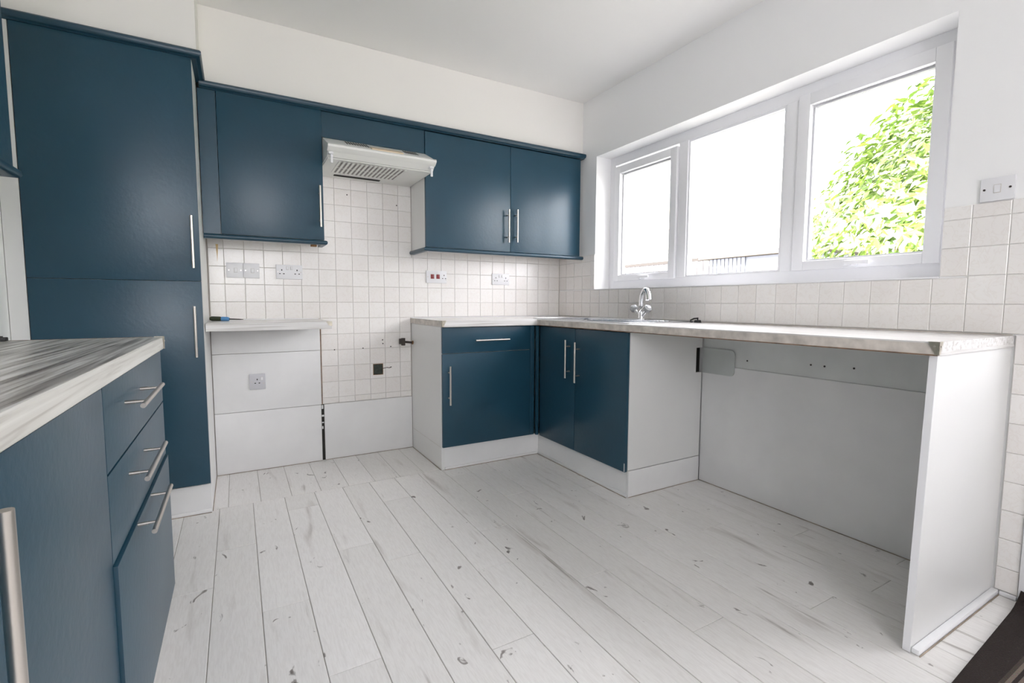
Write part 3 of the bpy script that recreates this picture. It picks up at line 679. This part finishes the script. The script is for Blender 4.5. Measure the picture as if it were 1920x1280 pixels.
box('faceplate', -.0105, -.0003, -2.655, -2.567, 1.3735, 1.4535, 'plastic', t, .0025); box('rocker', -.014, -.0107, -2.6195, -2.6035, 1.401, 1.427, 'plastic', t, .001)
box('rocker_gap', -.0112, -.0108, -2.621, -2.602, 1.3995, 1.4285, 'grout', t)
for yy in (-2.644, -2.578):
    b = bmesh.new(); tube(b, (-.0122, yy, 1.414), (-.0106, yy, 1.414), .0036, 10); obj('screw', b, 'grime', t)

# open back box with loose wire, gas pipe stub, screw holes and stain
t = thing('back_box', 'open dark metal socket box in the tiles with a loose wire', 'socket box', (-1.489, -.006, .53))
ring_b = bmesh.new(); bx0, bx1, bz0, bz1, yb = -1.522, -1.455, .530, .605, -.0085
bbox(ring_b, bx0, bx0+.003, yb, -.0063, bz0, bz1); bbox(ring_b, bx1-.003, bx1, yb, -.0063, bz0, bz1); bbox(ring_b, bx0, bx1, yb, -.0063, bz0, bz0+.003); bbox(ring_b, bx0, bx1, yb, -.0063, bz1-.003, bz1)
obj('rim', ring_b, 'rust', t); box('box_back', bx0+.0005, bx1-.0005, -.0075, -.0062, bz0+.0005, bz1-.0005, mat('dark_box_inside', (.035, .045, .035), .7, var=.6, vscale=60), t)  # flat dark plate for the inside of the box
b = bmesh.new(); pipe(b, [(-1.47, -.010, .572), (-1.455, -.028, .575), (-1.435, -.036, .580), (-1.42, -.034, .576), (-1.405, -.034, .582)], [.0022]*4+[.0035], 8); obj('loose_wire', b, 'grime', t, True)
t = thing('gas_pipe', 'rusty gas pipe stub with a tee end beside the base cabinet', 'pipe', (-1.30, -.03, .73))
b = bmesh.new(); tube(b, (-1.2565, -.045, .742), (-1.325, -.045, .75), .0075, 12); obj('pipe', b, 'grime', t, True)
b = bmesh.new(); tube(b, (-1.325, -.045, .775), (-1.325, -.045, .725), .014, 14); tube(b, (-1.325, -.045, .752), (-1.325, -.0066, .752), .010, 12); tube(b, (-1.338, -.045, .772), (-1.338, -.045, .735), .016, 8); obj('tee_fitting', b, 'grime', t, True)
b = bmesh.new(); tube(b, (-1.262, -.045, .7426), (-1.2567, -.045, .742), .013, 12); obj('collar', b, 'rust', t, True)
for x, z in ((-1.765, .712), (-1.585, .714), (-1.40, .718), (-1.455, .765), (-1.453, .74), (-1.665, 1.70), (-1.345, 1.665)):
    b = bmesh.new(); tube(b, (x, -.0075, z), (x, -.0055, z), .0042, 8); o = obj('screw_hole', b, 'grime'); o.parent = wall_back; o.location = o.location-wall_back.location
for y, z in ((-1.70, .72), (-2.02, .735), (-2.08, .735), (-2.20, .74)):
    b = bmesh.new(); tube(b, (-.0075, y, z), (-.0055, y, z), .0045, 8); o = obj('screw_hole', b, 'grime'); o.parent = wall_right; o.location = o.location-wall_right.location
b = bmesh.new(); extrude_profile(b, [(-2.395, 1.345), (-2.382, 1.345), (-2.386, 1.29), (-2.389, 1.245), (-2.391, 1.29)], 'y', -.0071, -.0067); o = obj('drip_stain', b, mat('ochre_drip', (.72, .52, .25), .5)); o.parent = wall_back; o.location = o.location-wall_back.location

# dirt lines where units meet the floor, laid as thin brown strips
M['dirtline'] = mat('floor_dirt', (.40, .33, .26), .8, var=.55, vscale=9)
by_label = {o['label']: o for o in C.objects if 'label' in o.keys()}
for lab, q in (('navy base cabinet with one drawer over a door, against the tiled wall', [(-1.236, -.572, -.5715, -.5683), (-1.2592, -1.2568, -.562, -.015)]),
               ('navy base cabinet with two doors under the sink', [(-.5715, -.5683, -1.426, -.572), (-.556, -.02, -1.4312, -1.4288)]),
               ('tall navy larder cabinet with two doors stacked, beside the short worktop', [(-3.04, -2.443, -.5775, -.5745), (-2.4405, -2.4375, -.56, -.02)]),
               ('white end panel holding up the free end of the long worktop', [(-.627, -.012, -2.7035, -2.7008), (-.627, -.02, -2.6605, -2.658)]),
               ('white board lining the wall inside the open space under the long worktop', [(-.0155, -.0124, -2.655, -1.433)]),
               ('white painted boards lining the wall under the short worktop', [(-2.434, -1.857, -.0195, -.0164)]),
               ('low white board below the tiles between the base units', [(-1.8365, -1.26, -.0152, -.0124)])):
    for x0, x1, y0, y1 in q: box('dirt_line', x0, x1, y0, y1, .0004, .0026, 'dirtline', by_label[lab])

# ------------------------------------------------------------------ rug
t_b = bmesh.new(); nx, ny = 24, 16; x0r, x1r, y0r, y1r = -.95, -.018, -3.11, -2.771
grid = []
for j in range(ny+1):
    row = []
    for i in range(nx+1):
        x = x0r+(x1r-x0r)*i/nx; y = y0r+(y1r-y0r)*j/ny
        lift = .03*max(0, (x+.14)/.12)**2*max(0, (y+2.95)/.165)**1 if x > -.14 and y > -2.95 else 0
        row.append((x, y+.055*(x+.3), lift))
    grid.append(row)
for z in (.001, .011): pass
lo = [[t_b.verts.new((p[0], p[1], .001+p[2])) for p in row] for row in grid]; hi = [[t_b.verts.new((p[0], p[1], .012+p[2])) for p in row] for row in grid]
for j in range(ny):
    for i in range(nx):
        t_b.faces.new((hi[j][i], hi[j][i+1], hi[j+1][i+1], hi[j+1][i])); t_b.faces.new((lo[j][i], lo[j+1][i], lo[j+1][i+1], lo[j][i+1]))
for i in range(nx):
    t_b.faces.new((lo[0][i], lo[0][i+1], hi[0][i+1], hi[0][i])); t_b.faces.new((lo[ny][i], hi[ny][i], hi[ny][i+1], lo[ny][i+1]))
for j in range(ny):
    t_b.faces.new((lo[j][0], hi[j][0], hi[j+1][0], lo[j+1][0])); t_b.faces.new((lo[j][nx], lo[j+1][nx], hi[j+1][nx], hi[j][nx]))
tag(obj('rug', t_b, 'rug'), 'dark brown striped doormat on the floor by the end panel', 'rug')

# ------------------------------------------------------------------ garden
struct(box('ground', .28, 40, -20, 40, -.4, -.15, 'lawn'), 'unseen ground outside the window, greyed to keep bounce light neutral')
t = thing('hedge', 'sunlit leafy laurel hedge outside the window', 'hedge', (4.2, -1.6, -.15))
b = bmesh.new()
cen, rad = Vector((4.6, -1.7, 1.35)), Vector((1.25, 2.75, 2.1))
for k in range(15000):
    while True:
        v = Vector((random.gauss(0, 1), random.gauss(0, 1), random.gauss(0, 1)))
        if v.length > .01:
            v.normalize()
            if v.x < .35: break
    s = random.uniform(.80, 1.04)+.07*math.sin(v.y*9+v.z*5)*math.cos(v.z*8-v.y*4)
    p = cen+Vector((v.x*rad.x*s, v.y*rad.y*s, v.z*rad.z*s))
    if p.z < -.1 or p.y > .22-.12*(p.z-1.5)**2+random.uniform(-.15, .1): continue
    n_ = (v+Vector((random.uniform(-.7, .7), random.uniform(-.7, .7), random.uniform(-.2, .9)))).normalized()
    q = n_.to_track_quat('Z', 'Y').to_matrix() @ Matrix.Rotation(random.uniform(0, 6.28), 3, 'Z')
    L_, w_ = random.uniform(.055, .10), random.uniform(.022, .04)
    vs = [b.verts.new(p+q @ Vector(c)) for c in ((-L_, 0, 0), (-.1*L_, w_, .012), (L_, 0, -.008), (-.1*L_, -w_, .012))]
    b.faces.new((vs[0], vs[1], vs[2])); b.faces.new((vs[0], vs[2], vs[3]))
o = obj('foliage', b, 'leaf', t); o['kind'] = 'stuff'
b = bmesh.new()
for k in range(5): tube(b, (4.6, -3.1+k*.7, -.149), (4.5+random.uniform(-.2, .2), -3.1+k*.7+random.uniform(-.2, .2), 1.7), .05, 8, .02)
obj('stems', b, 'bark', t)
t = thing('garden_fence', 'pale vertical board fence at the far side of the garden', 'fence', (6.0, 5.3, -.15))
for k in range(32):
    y = 3.3+k*.15; box('fence_board', 5.985, 6.005, y, y+.135, -.149, 1.88+random.uniform(-.01, .01), 'fence', t)
box('fence_rail', 5.975, 6.03, 3.28, 8.12, 1.885, 1.95, 'fencedark', t)
t = thing('garden_shed', 'small pale shed with flat felt roof beyond the garden', 'shed', (6.4, 2.2, -.15))
for k in range(9): box('wall_sheet', 5.72+.0, 5.74, 2.33+k*.085, 2.33+k*.085+.07, -.149, 1.86, 'shedwall', t)
box('wall', 5.745, 7.2, 1.1, 3.1, -.149, 1.86, 'shedwall', t)
box('door', 5.72, 5.743, 1.25, 2.2, -.149, 1.70, 'fence', t); box('roof', 5.60, 7.35, .9, 3.25, 1.865, 1.945, 'shedroof', t)
t = thing('neighbour_house', 'pale rendered house with a tiled gable roof far behind the fence', 'house', (16, 9, -.15))
box('wall', 14.4, 20, 3, 16, -.149, 4.2, 'render', t)
b = bmesh.new(); extrude_profile(b, [(14.0, 4.201), (20.4, 4.201), (17.2, 6.4)], 'y', 2.7, 16.3); obj('roof', b, 'rooftile', t)
for y in (5.2, 9.6, 13): box('window', 14.37, 14.398, y, y+1.1, 2.5, 3.6, 'upvc', t)
